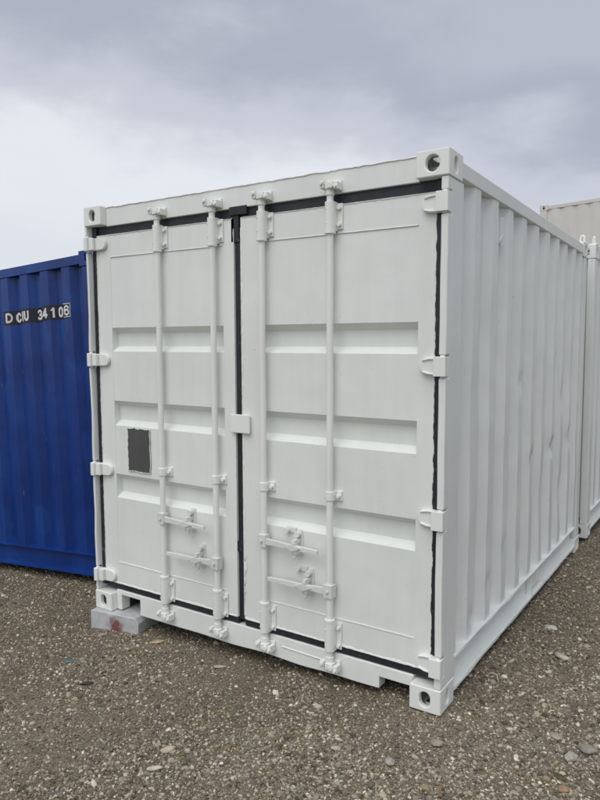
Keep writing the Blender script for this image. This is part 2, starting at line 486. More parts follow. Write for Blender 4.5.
def fitting(parent, mat, cx, cy, cz, top, name='corner_fitting', warp=None, sx=1, sy=1, round_front=False):
    """hollow ISO corner casting: 162 wide, 178 long, 118 high, oblong holes end, side and top/bottom"""
    hx, hy, hz = 0.079, 0.089, 0.059
    m = MB(); t = 0.026
    fr = (0.033, 0.036) if round_front else (0.026, 0.036)
    def plate(c, u, v, n, hu, hv, hole):
        if hole: m.holed(c, u, v, n, hu, hv, hole, t)
        else:
            c, u, v = Vector(c), Vector(u), Vector(v)
            m.add([c-u*hu-v*hv, c+u*hu-v*hv, c+u*hu+v*hv, c-u*hu+v*hv], [(0, 1, 2, 3)])
    X_, Y_, Z_ = Vector((1, 0, 0)), Vector((0, 1, 0)), Vector((0, 0, 1))
    C_ = Vector((cx, cy, cz))
    plate(C_+Y_*hy*sy, X_, Z_, Y_*sy, hx, hz, fr)
    plate(C_-Y_*hy*sy, X_, Z_, -Y_*sy, hx, hz, None)
    plate(C_+X_*hx*sx, Y_, Z_, X_*sx, hy, hz, (0.022, 0.036))
    plate(C_-X_*hx*sx, Y_, Z_, -X_*sx, hy, hz, None)
    tz = 1 if top else -1
    plate(C_+Z_*hz*tz, X_, Y_, Z_*tz, hx, hy, (0.024, 0.044))
    plate(C_-Z_*hz*tz, X_, Y_, -Z_*tz, hx, hy, None)
    o = m.build(name, mat, parent, bevel=0.007, seg=3, warp=warp, weld=True, recalc=True)
    return o

def corr_profile(y0, y1, e0, pitch, depth=0.036, flat=0.087, sl=0.060):
    """(y, inset) breakpoints of a corrugated sheet; a proud strip ends at e0 + k*pitch"""
    out = []
    k = int(math.floor((y0-e0)/pitch))-1
    while e0+k*pitch < y1+pitch:
        e = e0+k*pitch
        out += [(e-flat, 0.0), (e, 0.0), (e+sl, depth), (e+pitch-flat-sl, depth)]
        k += 1
    def at(y):
        for (a, da), (b, db) in zip(out, out[1:]):
            if a <= y <= b: return da+(db-da)*(y-a)/max(b-a, 1e-9)
        return 0.0
    return [(y0, at(y0))]+[q for q in out if y0 < q[0] < y1]+[(y1, at(y1))], at

def corr_wall(parent, mat, prof, x, sgn, z0, z1, name='side_panel', dents=(), nzs=2, wob=0.0, warp=None):
    """corrugated side sheet in the plane x, insets towards -sgn"""
    m = MB()
    ys = []
    for (a, da), (b, db) in zip(prof, prof[1:]):
        n = 3 if dents else 1
        for i in range(n): ys.append((a+(b-a)*i/n, da+(db-da)*i/n))
    ys.append(prof[-1])
    zs = [z0+(z1-z0)*i/nzs for i in range(nzs+1)]
    for z in zs:
        for (y, d) in ys:
            dd = d
            for (dy, dz, ry, rz, amp) in dents:
                q = ((y-dy)/ry)**2+((z-dz)/rz)**2
                if q < 6: dd += amp*math.exp(-q)
            if wob: dd += wob*nz(y*2.3, z*1.7, 3.1)+wob*0.6*nz(y*7.0, z*5.0, 9.0)
            m.v.append((x-sgn*dd, y, z))
    n = len(ys)
    for j in range(nzs):
        for i in range(n-1): m.f.append((j*n+i, j*n+i+1, (j+1)*n+i+1, (j+1)*n+i))
    o = m.build(name, mat, parent, recalc=False, smooth=25, warp=warp)
    return o

def c_rail(parent, mat, x, sgn, y0, y1, z0, z1, fork=None, name='bottom_side_rail', warp=None, rough_edge=0.0):
    """outward-opening channel with a top ledge and a bottom flange"""
    prof = [(0.066, z1), (-0.003, z1), (-0.003, z1-0.010), (0.040, z1-0.012), (0.042, z0+0.022), (0.0, z0+0.016), (-0.001, z0), (0.066, z0)]
    m = MB(); n = max(2, int((y1-y0)/0.11)) if rough_edge else 1
    np_ = len(prof)
    for i in range(n+1):
        y = y0+(y1-y0)*i/n
        for j, (d, z) in enumerate(prof):
            dx = rough_edge*nz(y*6.0, j*3.7, 1.0) if j in (1, 2, 5, 6) else 0.0
            dz = rough_edge*nz(y*5.0, j//3*9.1, 7.0) if j in (1, 2, 5, 6) else 0.0
            m.v.append((x-sgn*(d+dx), y, z+dz))
    for i in range(n):
        for j in range(np_):
            j2 = (j+1) % np_
            m.f.append((i*np_+j, i*np_+j2, (i+1)*np_+j2, (i+1)*np_+j))
    m.f.append(tuple(range(np_))); m.f.append(tuple(n*np_+j for j in range(np_-1, -1, -1)))
    return m.build(name, mat, parent, warp=warp, smooth=35)

def lug(parent, mat, x, y, z, w=0.015, name='lifting_lug'):
    m = MB()
    pts = [(x-w, y, z), (x-w, y, z+0.040)]
    pts += [(x-w*math.cos(a), y, z+0.040+0.022*math.sin(a)) for a in np.linspace(0, math.pi, 9)[1:]]
    pts += [(x+w, y, z)]
    m.tube(pts, 0.0115, 8)
    m.box(x-0.034, x+0.030, y-0.02, y+0.02, z-0.004, z+0.008)
    return m.build(name, mat, parent, smooth=50)

def shell(root, mat, Ln, e0, pitch, dents=(), main=False, warp=None, flat=0.087, sl=0.060, depth=0.036):
    """everything common to the containers; front end at y=0, near side at x=W"""
    if not main:
        for (a, sy) in ((0.0, -1), (Ln, 1)):
            for (b, sx) in ((0.0, -1), (W, 1)):
                for top in (0, 1):
                    fitting(root, mat, b-sx*0.079, a-sy*0.089, (H-0.059 if top else 0.059), top, sx=sx, sy=sy)
                m = MB(); x0, x1 = sorted((b-sx*0.004, b-sx*0.066)); y0, y1 = sorted((a-sy*0.004, a-sy*0.150))
                m.box(x0, x1, y0, y1, 0.1185, H-0.1185); m.build('corner_post', mat, root, bevel=0.006)
        for a, sy in ((0.0, -1), (Ln, 1)):
            y0, y1 = sorted((a-sy*0.03, a-sy*0.11))
            m = MB(); m.box(0.16, W-0.16, y0, y1, H-0.12, H-0.006); m.build('end_rail', mat, root, bevel=0.004)
            m = MB(); m.box(0.16, W-0.16, y0, y1, 0.006, 0.16); m.build('end_sill', mat, root, bevel=0.004)
            ep, _ = corr_profile(0.07, W-0.07, 0.30, 0.25)
            m = MB()
            for z in (0.165, H-0.125):
                for (q, d) in ep: m.v.append((q, a-sy*(0.045+d), z))
            n = len(ep)
            for i in range(n-1): m.f.append((i, i+1, n+i+1, n+i))
            m.build('end_wall', mat, root, recalc=False)
    ya, yb = (0.205, Ln-0.135) if main else (0.152, Ln-0.152)
    prof, at = corr_profile(ya, yb, e0, pitch, depth=depth, flat=flat, sl=sl)
    corr_wall(root, mat, prof, W-0.010, 1, 0.218, 2.505, dents=dents, nzs=(56 if dents else 1), wob=(0.006 if main else 0.0))
    corr_wall(root, mat, prof, 0.010, -1, 0.218, 2.505, warp=warp)
    for x, sg in ((W, 1), (0.0, -1)):
        x0, x1 = sorted((x-sg*0.003, x-sg*0.066))
        m = MB()
        m.box(x0, x1, 0.1785, Ln-0.1785, 2.492, 2.566)
        m.build('top_side_rail', mat, root, bevel=0.005, warp=warp if sg < 0 else None)
        c_rail(root, mat, x, sg, 0.1785, Ln-0.1785, 0.050, 0.226, warp=warp if sg < 0 else None, rough_edge=0.005 if main else 0.0)
    m = MB(); m.box(0.068, W-0.068, 0.12, Ln-0.12, 2.53, 2.545); m.build('roof', mat, root)
    m = MB(); m.box(0.068, W-0.068, 0.13, Ln-0.13, 0.16, 0.185); m.build('floor', M['floor_wood'], root)
    cm = MB()
    k = 0.35
    while k < Ln-0.3: cm.box(0.068, W-0.068, k, k+0.045, 0.045, 0.1585); k += 0.30
    cm.build('floor_crossmembers', M['under'], root)
    return prof, at

# ------------------------------------------------------------------ the white container in front
wc = thing('shipping_container', 'freshly painted white steel container with two closed locking-bar doors, one corner on a block', 'container')
WH, WF = M['white'], M['white_fresh']
E0, PT = 0.46, 0.2865
dents = [(E0+PT*4-0.03, 0.98, 0.05, 0.045, 0.042), (E0+PT*4-0.01, 0.84, 0.035, 0.09, 0.026), (E0+PT*6-0.03, 1.00, 0.055, 0.04, 0.048),
         (E0+PT*6+0.02, 1.55, 0.06, 0.10, 0.020), (E0+PT*8-0.03, 1.02, 0.06, 0.06, 0.032), (E0+PT*7, 0.62, 0.10, 0.12, 0.022),
         (E0+PT*3-0.04, 1.50, 0.05, 0.06, 0.016), (E0+PT*2, 0.55, 0.06, 0.05, 0.016), (E0+PT*0-0.03, 0.30, 0.05, 0.05, 0.018),
         (E0+PT*5-0.02, 0.70, 0.06, 0.20, 0.020), (E0+PT*7-0.03, 1.35, 0.05, 0.10, 0.022), (E0+PT*1-0.02, 0.42, 0.05, 0.04, 0.014),
         (E0+PT*3+0.02, 0.40, 0.05, 0.05, 0.018), (E0+PT*8, 1.60, 0.05, 0.16, 0.018)]
shell(wc, WH, L, E0, PT, dents, main=True, warp=front_warp)
fitting(wc, WF, W-0.079, 0.089, H-0.059, True, sx=1, sy=-1, round_front=True)
fitting(wc, WF, W-0.079, 0.089, 0.059, False, sx=1, sy=-1)
fitting(wc, WF, 0.079, 0.089, H-0.059, True, sx=-1, sy=-1, warp=front_warp)
fitting(wc, WF, 0.079, 0.089, 0.059, False, sx=-1, sy=-1, warp=front_warp)
for sx, xx in ((1, W-0.079), (-1, 0.079)):
    fitting(wc, WF, xx, L-0.089, H-0.059, True, sx=sx, sy=1); fitting(wc, WF, xx, L-0.089, 0.059, False, sx=sx, sy=1)
    m = MB(); x0, x1 = sorted((xx+sx*0.074, xx+sx*0.010)); m.box(x0, x1, L-0.130, L-0.004, 0.1185, H-0.1185); m.build('corner_post', WH, wc, bevel=0.006)
m = MB(); m.box(0.16, W-0.16, L-0.11, L-0.03, H-0.12, H-0.006); m.build('end_rail', WH, wc, bevel=0.004)
m = MB(); m.box(0.16, W-0.16, L-0.11, L-0.03, 0.006, 0.16); m.build('end_sill', WH, wc, bevel=0.004)
m = MB(); m.box(0.07, W-0.07, L-0.07, L-0.05, 0.165, H-0.125); m.build('end_wall', WH, wc)
lug(wc, WF, W-0.040, L-0.03, H+0.004)
lug(wc, WF, 0.035, L-0.03, H+0.004)

HINGE_Z = [2.36, 1.628, 0.920, 0.222]
# front posts, notched where the hinge pins sit
def post(xa, xb, amp):
    poly = [(0.008, 0.1185)]
    for hz_ in sorted(HINGE_Z): poly += [(0.008, hz_-0.052), (0.054, hz_-0.052), (0.054, hz_+0.052), (0.008, hz_+0.052)]
    poly += [(0.008, H-0.1185), (0.204, H-0.1185), (0.204, 0.1185)]
    dense = []
    for p, q in zip(poly, poly[1:]+poly[:1]):
        n = max(1, int(math.hypot(q[0]-p[0], q[1]-p[1])/0.07)) if abs(q[1]-p[1]) > 0.2 and p[0] < 0.1 else 1
        dense += [(p[0]+(q[0]-p[0])*i/n, p[1]+(q[1]-p[1])*i/n) for i in range(n)]
    m = MB(); m.prism(dense, 'x', xa, xb)
    m.v = [(x+amp*(nz(z*2.6, xa*3, 2.2)+0.5*nz(z*7.0, xa*3, 5.5)) if y < 0.03 else x, y, z) for x, y, z in m.v]
    return m
post(W-0.039, W-0.004, 0.004).build('corner_post', WH, wc, bevel=0.007, seg=3)
post(0.003, 0.0215, 0.009).build('corner_post', WH, wc, bevel=0.005, seg=2, warp=front_warp)

# header and sill
def wavy_beam(name, zt, zb, notches, y0, y1, amp_t, amp_b, parent, mat, bev=0.005):
    top, bot = [], []
    xs = [0.1585+(W-0.317)*i/60 for i in range(61)]
    for x in xs: top.append((x, zt+amp_t*(nz(x*9.0, 1.0, 4.0)+0.6*nz(x*23.0, 5.0, 2.0))))
    bx = []
    for x in xs:
        z = zb(x)
        z += amp_b*nz(x*4.0, 8.0, 1.0)
        bx.append((x, z))
    def inside(x): return next((n for n in notches if n[0] < x < n[1]), None)
    prev = None
    for x, z in bx:
        n = inside(x)
        if n is None:
            if prev is not None: bot += [(prev[1], prev[2]), (prev[1], z)]
            prev = None
            bot.append((x, z))
        else:
            if prev is None:
                bot += [(n[0], z), (n[0], n[2])]; prev = n
    if prev is not None: bot += [(prev[1], prev[2])]
    poly = bot+top[::-1]
    m = MB(); m.prism(poly, 'y', y0, y1)
    return m.build(name, mat, parent, bevel=bev, warp=front_warp)
wavy_beam('header', 2.583, lambda x: 2.467, [], 0.046, 0.115, 0.004, 0.0, wc, WH, 0.004)
wavy_beam('sill', 0.136, lambda x: 0.004+0.014*x/W, [(0.205, 0.378, 0.106), (2.095, 2.2795, 0.078)], 0.046, 0.118, 0.0015, 0.006, wc, WH, 0.005)
m = MB(); n = 110
m.tube([(0.162+(W-0.324)*i/n, 0.0445, 2.5815+0.0045*nz(i*0.23, 1.0)+0.003*nz(i*0.9, 4.0)) for i in range(n+1)], [0.0032+0.0022*abs(nz(i*0.7, 9.0)) for i in range(n+1)], 6)
m.build('header_lip', WF, wc, warp=front_warp, smooth=70)
# sloped shelf behind the sill lip, between sill and doors
m = MB(); m.prism([(0.1185, 0.118), (0.165, 0.118), (0.165, 0.130), (0.1185, 0.124)], 'x', 0.04, W-0.06); m.build('sill_shelf', WH, wc, warp=front_warp)
# fork pocket linings behind the sill notches
for xa, xb, zt in ((0.203, 0.380, 0.106), (2.093, 2.27, 0.078)):
    m = MB(); m.box(xa, xb, 0.1182, 0.80, zt, zt+0.008); m.box(xa-0.010, xa, 0.1182, 0.80, 0.012, zt+0.008); m.box(xb, xb+0.010, 0.1182, 0.80, 0.012, zt+0.008)
    m.build('fork_pocket', M['under'], wc, warp=front_warp)
# closing plate low down so the floor cannot be seen through
m = MB(); m.box(0.39, 2.08, 0.1185, 0.128, 0.035, 0.127); m.build('sill_backing', M['under'], wc, warp=front_warp)

# ---- doors
CH = [(1.833, 1.683), (1.370, 1.212), (0.900, 0.746)]     # channels pressed in the doors
DZ0, DZ1, DY = 0.180, 2.415, 0.050
PY, CY, SLP = 0.0517, 0.096, 0.034
WZ0, WZ1 = 0.320, 2.276
def door(xa, xb, xl, xr):
    m = MB()
    prof = [(WZ0, DY), (WZ0+0.001, PY)]
    for (zt, zb) in CH[::-1]:
        prof += [(zb, PY), (zb+SLP, CY), (zt-SLP, CY), (zt, PY)]
    prof += [(WZ1-0.001, PY), (WZ1, DY)]
    zs = [DZ0]+[p[0] for p in prof]+[DZ1]
    n = len(prof)
    nxs = 10
    # pressed sheet, with oil-canning
    for i in range(nxs+1):
        x = xl+(xr-xl)*i/nxs
        for (z, y) in prof:
            w = 0.0025*nz(x*2.1, z*1.9, 4.4) if 0 < i < nxs and y > DY else 0.0
            m.v.append((x, y+w, z))
    for i in range(nxs):
        for j in range(n-1): m.f.append((i*n+j, (i+1)*n+j, (i+1)*n+j+1, i*n+j+1))
    # end walls of the pressing
    for side, x in ((0, xl), (nxs, xr)):
        for j in range(n-1):
            (z0_, y0_), (z1_, y1_) = prof[j], prof[j+1]
            if y0_ <= DY and y1_ <= DY: continue
            m.add([(x, DY, z0_), (x, y0_, z0_), (x, y1_, z1_), (x, DY, z1_)], [(0, 1, 2, 3)])
    # stiles and end plates, flush front
    def flat(x0, x1, z0, z1): m.add([(x0, DY, z0), (x1, DY, z0), (x1, DY, z1), (x0, DY, z1)], [(0, 1, 2, 3)])
    flat(xa, xl, DZ0, DZ1); flat(xr, xb, DZ0, DZ1); flat(xl, xr, DZ0, WZ0); flat(xl, xr, WZ1, DZ1)
    # edges and back
    yb = 0.105
    m.add([(xa, DY, DZ0), (xb, DY, DZ0), (xb, DY, DZ1), (xa, DY, DZ1), (xa, yb, DZ0), (xb, yb, DZ0), (xb, yb, DZ1), (xa, yb, DZ1)],
          [(0, 4, 5, 1), (1, 5, 6, 2), (2, 6, 7, 3), (3, 7, 4, 0), (4, 7, 6, 5)])
    o = m.build('door', WH, wc, warp=front_warp, smooth=20, recalc=False)
    return o
DL = (0.061, 1.188, 0.184, 1.107)
DR = (1.236, 2.362, 1.362, 2.280)
dl, dr = door(*DL), door(*DR)

def ragged(parent, p0, p1, width, name='paint_edge', mat=None, y=None, amp=0.5, out='z', thick=0.004):
    """thick brushed paint ending in a ragged edge, along p0->p1 (x,z), growing to +out"""
    m = MB(); ln = math.hypot(p1[0]-p0[0], p1[1]-p0[1]); n = max(4, int(ln/0.012))
    for i in range(n+1):
        f = i/n; x = p0[0]+(p1[0]-p0[0])*f; z = p0[1]+(p1[1]-p0[1])*f
        a = width*(0.75+amp*0.9*nz(x*6+4.1, z*6, 8.0)+amp*nz(x*31+1.3, z*31, 2.0)+amp*0.7*nz(x*83, z*83, 6.0))
        b = width*0.35*(0.5+nz(x*47, z*47, 11.0))
        th = thick*(0.7+0.6*abs(nz(x*60, z*60, 3.0)))
        for (q, yy) in ((a, y-0.0005), (a*0.6, y-th), (-b*0.4, y-th), (-b, y+0.004)):
            m.v.append((x, yy, z+q) if out == 'z' else (x+q, yy, z))
    for i in range(n):
        for j in range(3): m.f.append((i*4+j, (i+1)*4+j, (i+1)*4+j+1, i*4+j+1))
    return m.build(name, mat or WF, parent, warp=front_warp, smooth=60)
for d, (xa, xb, xl, xr) in ((dl, DL), (dr, DR)):
    ragged(d, (xa+0.01, DZ0-0.001), (xb-0.008, DZ0-0.001), 0.013, y=DY)
ragged(dr, (DR[0], 0.20), (DR[0], 2.36), 0.009, y=DY, out='x', amp=0.8)
ragged(dr, (DR[0]+0.004, 0.28), (DR[0]+0.004, 0.55), 0.015, y=DY-0.001, out='x', amp=0.9, thick=0.006)
ragged(dl, (DL[0], 0.20), (DL[0], 2.40), -0.006, y=DY, out='x', amp=0.8)
for d, (xa, xb, xl, xr) in ((dl, DL), (dr, DR)):
    for z in (WZ1-0.001, WZ0+0.001):
        m = MB(); n = 40
        pts = [(xl+0.004+(xr-xl-0.008)*i/n, DY-0.0005, z+0.0016*nz(i*0.6, z, 2.0)) for i in range(n+1)]
        m.tube(pts, 0.0032, 6)
        m.build('weld_seam', WH, d, warp=front_warp, smooth=60)

ragged(dr, (DR[1], 0.20), (DR[1], 2.36), 0.006, y=DY-0.003, out='x', amp=0.7)
ragged(dl, (DL[1], 0.22), (DL[1], 2.36), -0.005, y=DY, out='x', amp=0.9)
for d, (xa, xb, xl, xr) in ((dl, DL), (dr, DR)):
    ragged(d, (xa+0.01, DZ1), (xb-0.008, DZ1), -0.006, y=DY, amp=0.8)
# gaskets: black rubber between frame and doors
def strip(parent, x0, x1, y0, y1, z0, z1, extra=None):
    m = MB(); m.box(x0, x1, y0, y1, z0, z1)
    if extra:
        for e in extra: m.box(*e)
    return m.build('gasket', M['rubber'], parent, bevel=0.004, warp=front_warp)
strip(dl, 0.062, 1.180, 0.062, 0.100, 2.4165, 2.476)
strip(dr, 1.236, 2.366, 0.060, 0.100, 2.4165, 2.4755)
strip(dl, 0.0225, 0.0605, 0.047, 0.100, 0.150, 2.474)
strip(dr, 2.3625, W-0.0395, 0.047, 0.100, 0.150, 2.468)
strip(dl, 1.1885, 1.2355, 0.062, 0.100, 0.165, 2.4745, [(1.165, 1.285, 0.040, 0.0615, 2.430, 2.476), (1.168, 1.222, 0.050, 0.0615, 2.285, 2.4295),
                                                        (1.192, 1.233, 0.057, 0.0615, 1.30, 2.285), (1.186, 1.231, 0.050, 0.0615, 0.56, 0.62)])
strip(dl, 0.062, 1.188, 0.056, 0.104, 0.1375, 0.1795)
strip(dr, 1.236, 2.366, 0.056, 0.104, 0.1375, 0.1795)

# ---- hinges
def hinge(parent, right, z):
    m = MB()
    hz_ = 0.043
    if right:
        leaf = []
        for i in range(9):
            a = math.pi/2+math.pi*i/8
            leaf.append((2.335+0.038*math.cos(a), z+hz_*math.sin(a)*0.92))
        leaf = [(2.378, z+hz_)]+leaf+[(2.378, z-hz_)]
        m.prism(leaf, 'y', 0.030, 0.0495)
        m.box(2.3785, W-0.0005, -0.008, 0.036, z-hz_-0.002, z+hz_+0.002)
        for s in (-1, 1):
            m.tube([(2.312, 0.029, z+s*0.026), (2.345, 0.0265, z+s*0.034), (2.3784, 0.026, z+s*0.036)], 0.006, 6)
        m.cyl((W-0.022, 0.014, z-0.051), (W-0.022, 0.014, z+0.051), 0.012, 10)
    else:
        leaf = []
        for i in range(9):
            a = -math.pi/2+math.pi*i/8
            leaf.append((0.128+0.036*math.cos(a), z+hz_*math.sin(a)*0.86))
        leaf = [(0.034, z-hz_*0.92)]+leaf+[(0.034, z+hz_*0.92)]
        m.prism(leaf, 'y', 0.026, 0.0495)
        m.box(0.001, 0.0335, -0.010, 0.040, z-hz_, z+hz_)
        m.box(0.034, 0.075, 0.004, 0.0255, z-hz_*0.9, z+hz_*0.9)
        m.cyl((0.018, 0.014, z-0.051), (0.018, 0.014, z+0.051), 0.012, 10)
    return m.build('hinge', WF, parent, bevel=0.005, seg=2, warp=front_warp)
for z in HINGE_Z:
    hinge(dr, True, z); hinge(dl, False, z)

# ---- locking bars
BY = 0.016
def bar_set(d, x):
    m = MB()
    n = 18
    zz = [0.085+(2.49-0.085)*i/n for i in range(n+1)]
    m.tube([(x+0.0015*nz(z*3, x), BY, z) for z in zz], 0.0175, 16)
    # cams
    for zc_, s in ((2.500, 1), (0.082, -1)):
        m.box(x-0.012, x+0.030, BY-0.030, BY+0.012, zc_-0.016, zc_+0.016)
        m.cyl((x, BY, zc_-s*0.045), (x, BY, zc_+s*0.012), 0.023, 14)
        m.cyl((x+0.022, BY-0.036, zc_-0.004), (x+0.022, BY-0.004, zc_-0.004), 0.013, 10)
    m.build('locking_bar', WF, d, bevel=0.002, warp=front_warp, smooth=40)
    # cam keepers on header / sill
    for zc_, s in ((2.502, 1), (0.080, -1)):
        m = MB()
        m.box(x-0.042, x+0.052, 0.0345, 0.0455, zc_-0.026, zc_+0.026)
        m.box(x-0.044, x-0.020, -0.014, 0.034, zc_-0.014, zc_+0.024)
        m.box(x+0.034, x+0.056, -0.010, 0.034, zc_-0.024, zc_+0.012)
        m.cyl((x-0.032, -0.026, zc_+0.010), (x-0.032, -0.0145, zc_+0.010), 0.010, 8)
        m.cyl((x+0.045, -0.022, zc_-0.012), (x+0.045, -0.0105, zc_-0.012), 0.009, 8)
        m.build('cam_keeper', WF, wc, bevel=0.0025, warp=front_warp, smooth=40)
    # sleeves (bearing brackets) top and bottom
    for za, zb in ((2.285, 2.425), (0.155, 0.308)):
        m = MB()
        pts = []
        for i in range(13):
            a = math.pi/2+math.pi*i/12
            pts.append((x+0.0265*math.cos(a), BY-0.0265*abs(math.sin(a)) if False else BY))
        ring = [(x-0.0265, 0.0492), (x-0.0265, BY)]+[(x-0.0265*math.cos(a), BY-0.0265*math.sin(a)) for a in np.linspace(0, math.pi, 11)[1:-1]]+[(x+0.0265, BY), (x+0.0265, 0.0492)]
        m.prism(ring, 'z', za, zb)
        m.box(x+0.0266, x+0.056, 0.040, 0.0492, za+0.008, zb-0.006)
        for q in (za+0.030, zb-0.030): m.cyl((x+0.042, 0.024, q), (x+0.042, 0.0395, q), 0.0105, 9)
        # collar
        q = za-0.008 if za > 1 else zb+0.008
        m.cyl((x, BY, q-0.008), (x, BY, q+0.008), 0.0285, 16)
        for q in (za+0.035, zb-0.035): m.cyl((x-0.012, BY-0.0275, q), (x-0.012, BY-0.022, q), 0.0045, 6)
        m.build('bar_bracket', WF, d, bevel=0.003, warp=front_warp, smooth=40)
    # middle clamp
    m = MB(); z = 0.963
    ring = [(x-0.023, 0.0562), (x-0.023, BY)]+[(x-0.023*math.cos(a), BY-0.023*math.sin(a)) for a in np.linspace(0, math.pi, 11)[1:-1]]+[(x+0.023, BY), (x+0.023, 0.0562)]
    m.prism(ring, 'z', z-0.024, z+0.024)
    m.box(x+0.0232, x+0.056, 0.038, 0.0562, z-0.026, z+0.026); m.cyl((x+0.041, 0.022, z), (x+0.041, 0.0375, z), 0.012, 9)
    m.box(x-0.040, x-0.0232, 0.040, 0.0562, z-0.020, z+0.020)
    m.build('bar_clamp', WF, d, bevel=0.004, warp=front_warp, smooth=40)
for x in (0.636, 1.062): bar_set(dl, x)
for x in (1.404, 1.824): bar_set(dr, x)

# ---- handles and their catches
def handle(d, x, z, s, ln, xr, ear):
    m = MB()
    m.box(x-0.026, x+0.026, BY-0.027, BY+0.020, z-0.034, z+0.034)
    m.cyl((x, BY-0.036, z), (x, BY-0.0275, z), 0.009, 8)
    # lever, tapering, slightly bowed out at the catch
    pts = [(x+s*0.0265, 0.0, 0.017), (x+s*0.09, -0.004, 0.015), (x+s*abs(xr-x), -0.014, 0.014), (x+s*(ln-0.10), -0.012, 0.013), (x+s*ln, -0.016, 0.010)]
    for (xa, ya, ha), (xb, yb, hb) in zip(pts, pts[1:]):
        m.add([(xa, ya-0.008, z-ha), (xa, ya+0.008, z-ha), (xa, ya+0.008, z+ha), (xa, ya-0.008, z+ha),
               (xb, yb-0.008, z-hb), (xb, yb+0.008, z-hb), (xb, yb+0.008, z+hb), (xb, yb-0.008, z+hb)],
              [(0, 1, 5, 4), (1, 2, 6, 5), (2, 3, 7, 6), (3, 0, 4, 7)]+([(4, 5, 6, 7)] if xb == pts[-1][0] else []))
    m.build('handle', M['hardware'], d, bevel=0.002, warp=front_warp, smooth=40)
    m = MB()
    m.prism([(xr-0.022, z-0.048), (xr+0.022, z-0.048), (xr+0.022, z+0.060), (xr+0.014, z+0.082), (xr-0.010, z+0.082), (xr-0.022, z+0.060)], 'y', 0.040, 0.0566)
    # turning catch plate lying over the lever
    m.add([(xr-0.062, -0.030, z+0.000), (xr-0.010, -0.036, z+0.020), (xr+0.052, -0.030, z+0.006), (xr+0.004, -0.034, z-0.016),
           (xr-0.056, -0.022, z-0.004), (xr-0.010, -0.024, z+0.018), (xr+0.048, -0.022, z+0.000), (xr+0.004, -0.024, z-0.022)],
          [(0, 1, 2, 3), (7, 6, 5, 4), (0, 3, 7, 4), (1, 0, 4, 5), (2, 1, 5, 6), (3, 2, 6, 7)])
    m.box(xr-0.010, xr+0.010, -0.0215, 0.0395, z+0.019, z+0.040)
    m.cyl((xr, 0.010, z+0.062), (xr, 0.0395, z+0.062), 0.016, 10)
    if ear:
        m.box(xr-0.085, xr-0.0225, 0.042, 0.0566, z+0.060, z+0.088)
        m.cyl((xr-0.072, 0.016, z+0.072), (xr-0.072, 0.0415, z+0.072), 0.015, 10)
    # hook under the lever
    m.tube([(xr+0.012, 0.040, z-0.030), (xr+0.012, 0.006, z-0.030)]+[(xr+0.012-0.016*(1-math.cos(a)), -0.002, z-0.032-0.026*math.sin(a)) for a in np.linspace(0.2, math.pi, 8)], 0.006, 7)
    m.build('handle_catch', M['hardware'], d, bevel=0.0015, warp=front_warp, smooth=40)
handle(dl, 0.636, 0.680, 1, 0.363, 0.855, False)
handle(dl, 1.062, 0.480, -1, 0.370, 0.930, False)
handle(dr, 1.404, 0.669, 1, 0.365, 1.620, True)
handle(dr, 1.824, 0.472, -1, 0.372, 1.688, True)

# ---- plate bridging the two doors, and the bare patch where a label was taken off
m = MB(); m.box(1.166, 1.300, 0.026, 0.0385, 1.238, 1.342); m.box(1.2365, 1.294, 0.0387, 0.0498, 1.246, 1.334)
m.build('locking_plate', WF, dr, bevel=0.005, warp=front_warp)
def patch():
    m = MB(); x0, x1, z0, z1 = 0.305, 0.502, 0.932, 1.203
    pts = []
    for a, b in (((x0, z0), (x1, z0)), ((x1, z0), (x1, z1)), ((x1, z1), (x0, z1)), ((x0, z1), (x0, z0))):
        n = 26
        for i in range(n):
            f = i/n; x = a[0]+(b[0]-a[0])*f; z = a[1]+(b[1]-a[1])*f
            e = 0.005*nz(x*38, z*38, 1.5)+0.004*nz(x*110, z*110, 8.5)
            cx_, cz_ = (x0+x1)/2, (z0+z1)/2
            pts.append((x+e*(1 if x > cx_ else -1), z+e*(1 if z > cz_ else -1)))
    m.prism(pts, 'y', PY-0.0055, PY-0.0035)
    o = m.build('bare_patch', M['grey_patch'], dl, warp=front_warp, smooth=10)
    o['label'] = 'dark grey patch with ragged edges where a label was removed'
    # curled paint lip round the patch
    m = MB(); ring = [(x, PY-0.006, z) for x, z in pts]+[(pts[0][0], PY-0.006, pts[0][1])]
    m.tube(ring, [0.0020+0.0018*abs(nz(p[0]*60, p[2]*60, 2.0)) for p in ring], 5)
    m.build('paint_lip', WF, dl, warp=front_warp, smooth=80)
patch()
# small welded bead on the sill, right of the third bar
m = MB(); m.tube([(1.50+0.27*i/16, 0.0445, 0.085-0.006*i/16+0.002*nz(i*0.9, 2.0)) for i in range(17)], 0.0035, 6); m.box(1.765, 1.772, 0.043, 0.0455, 0.072, 0.100)
m.build('weld_bead', WF, wc, warp=front_warp, smooth=70)

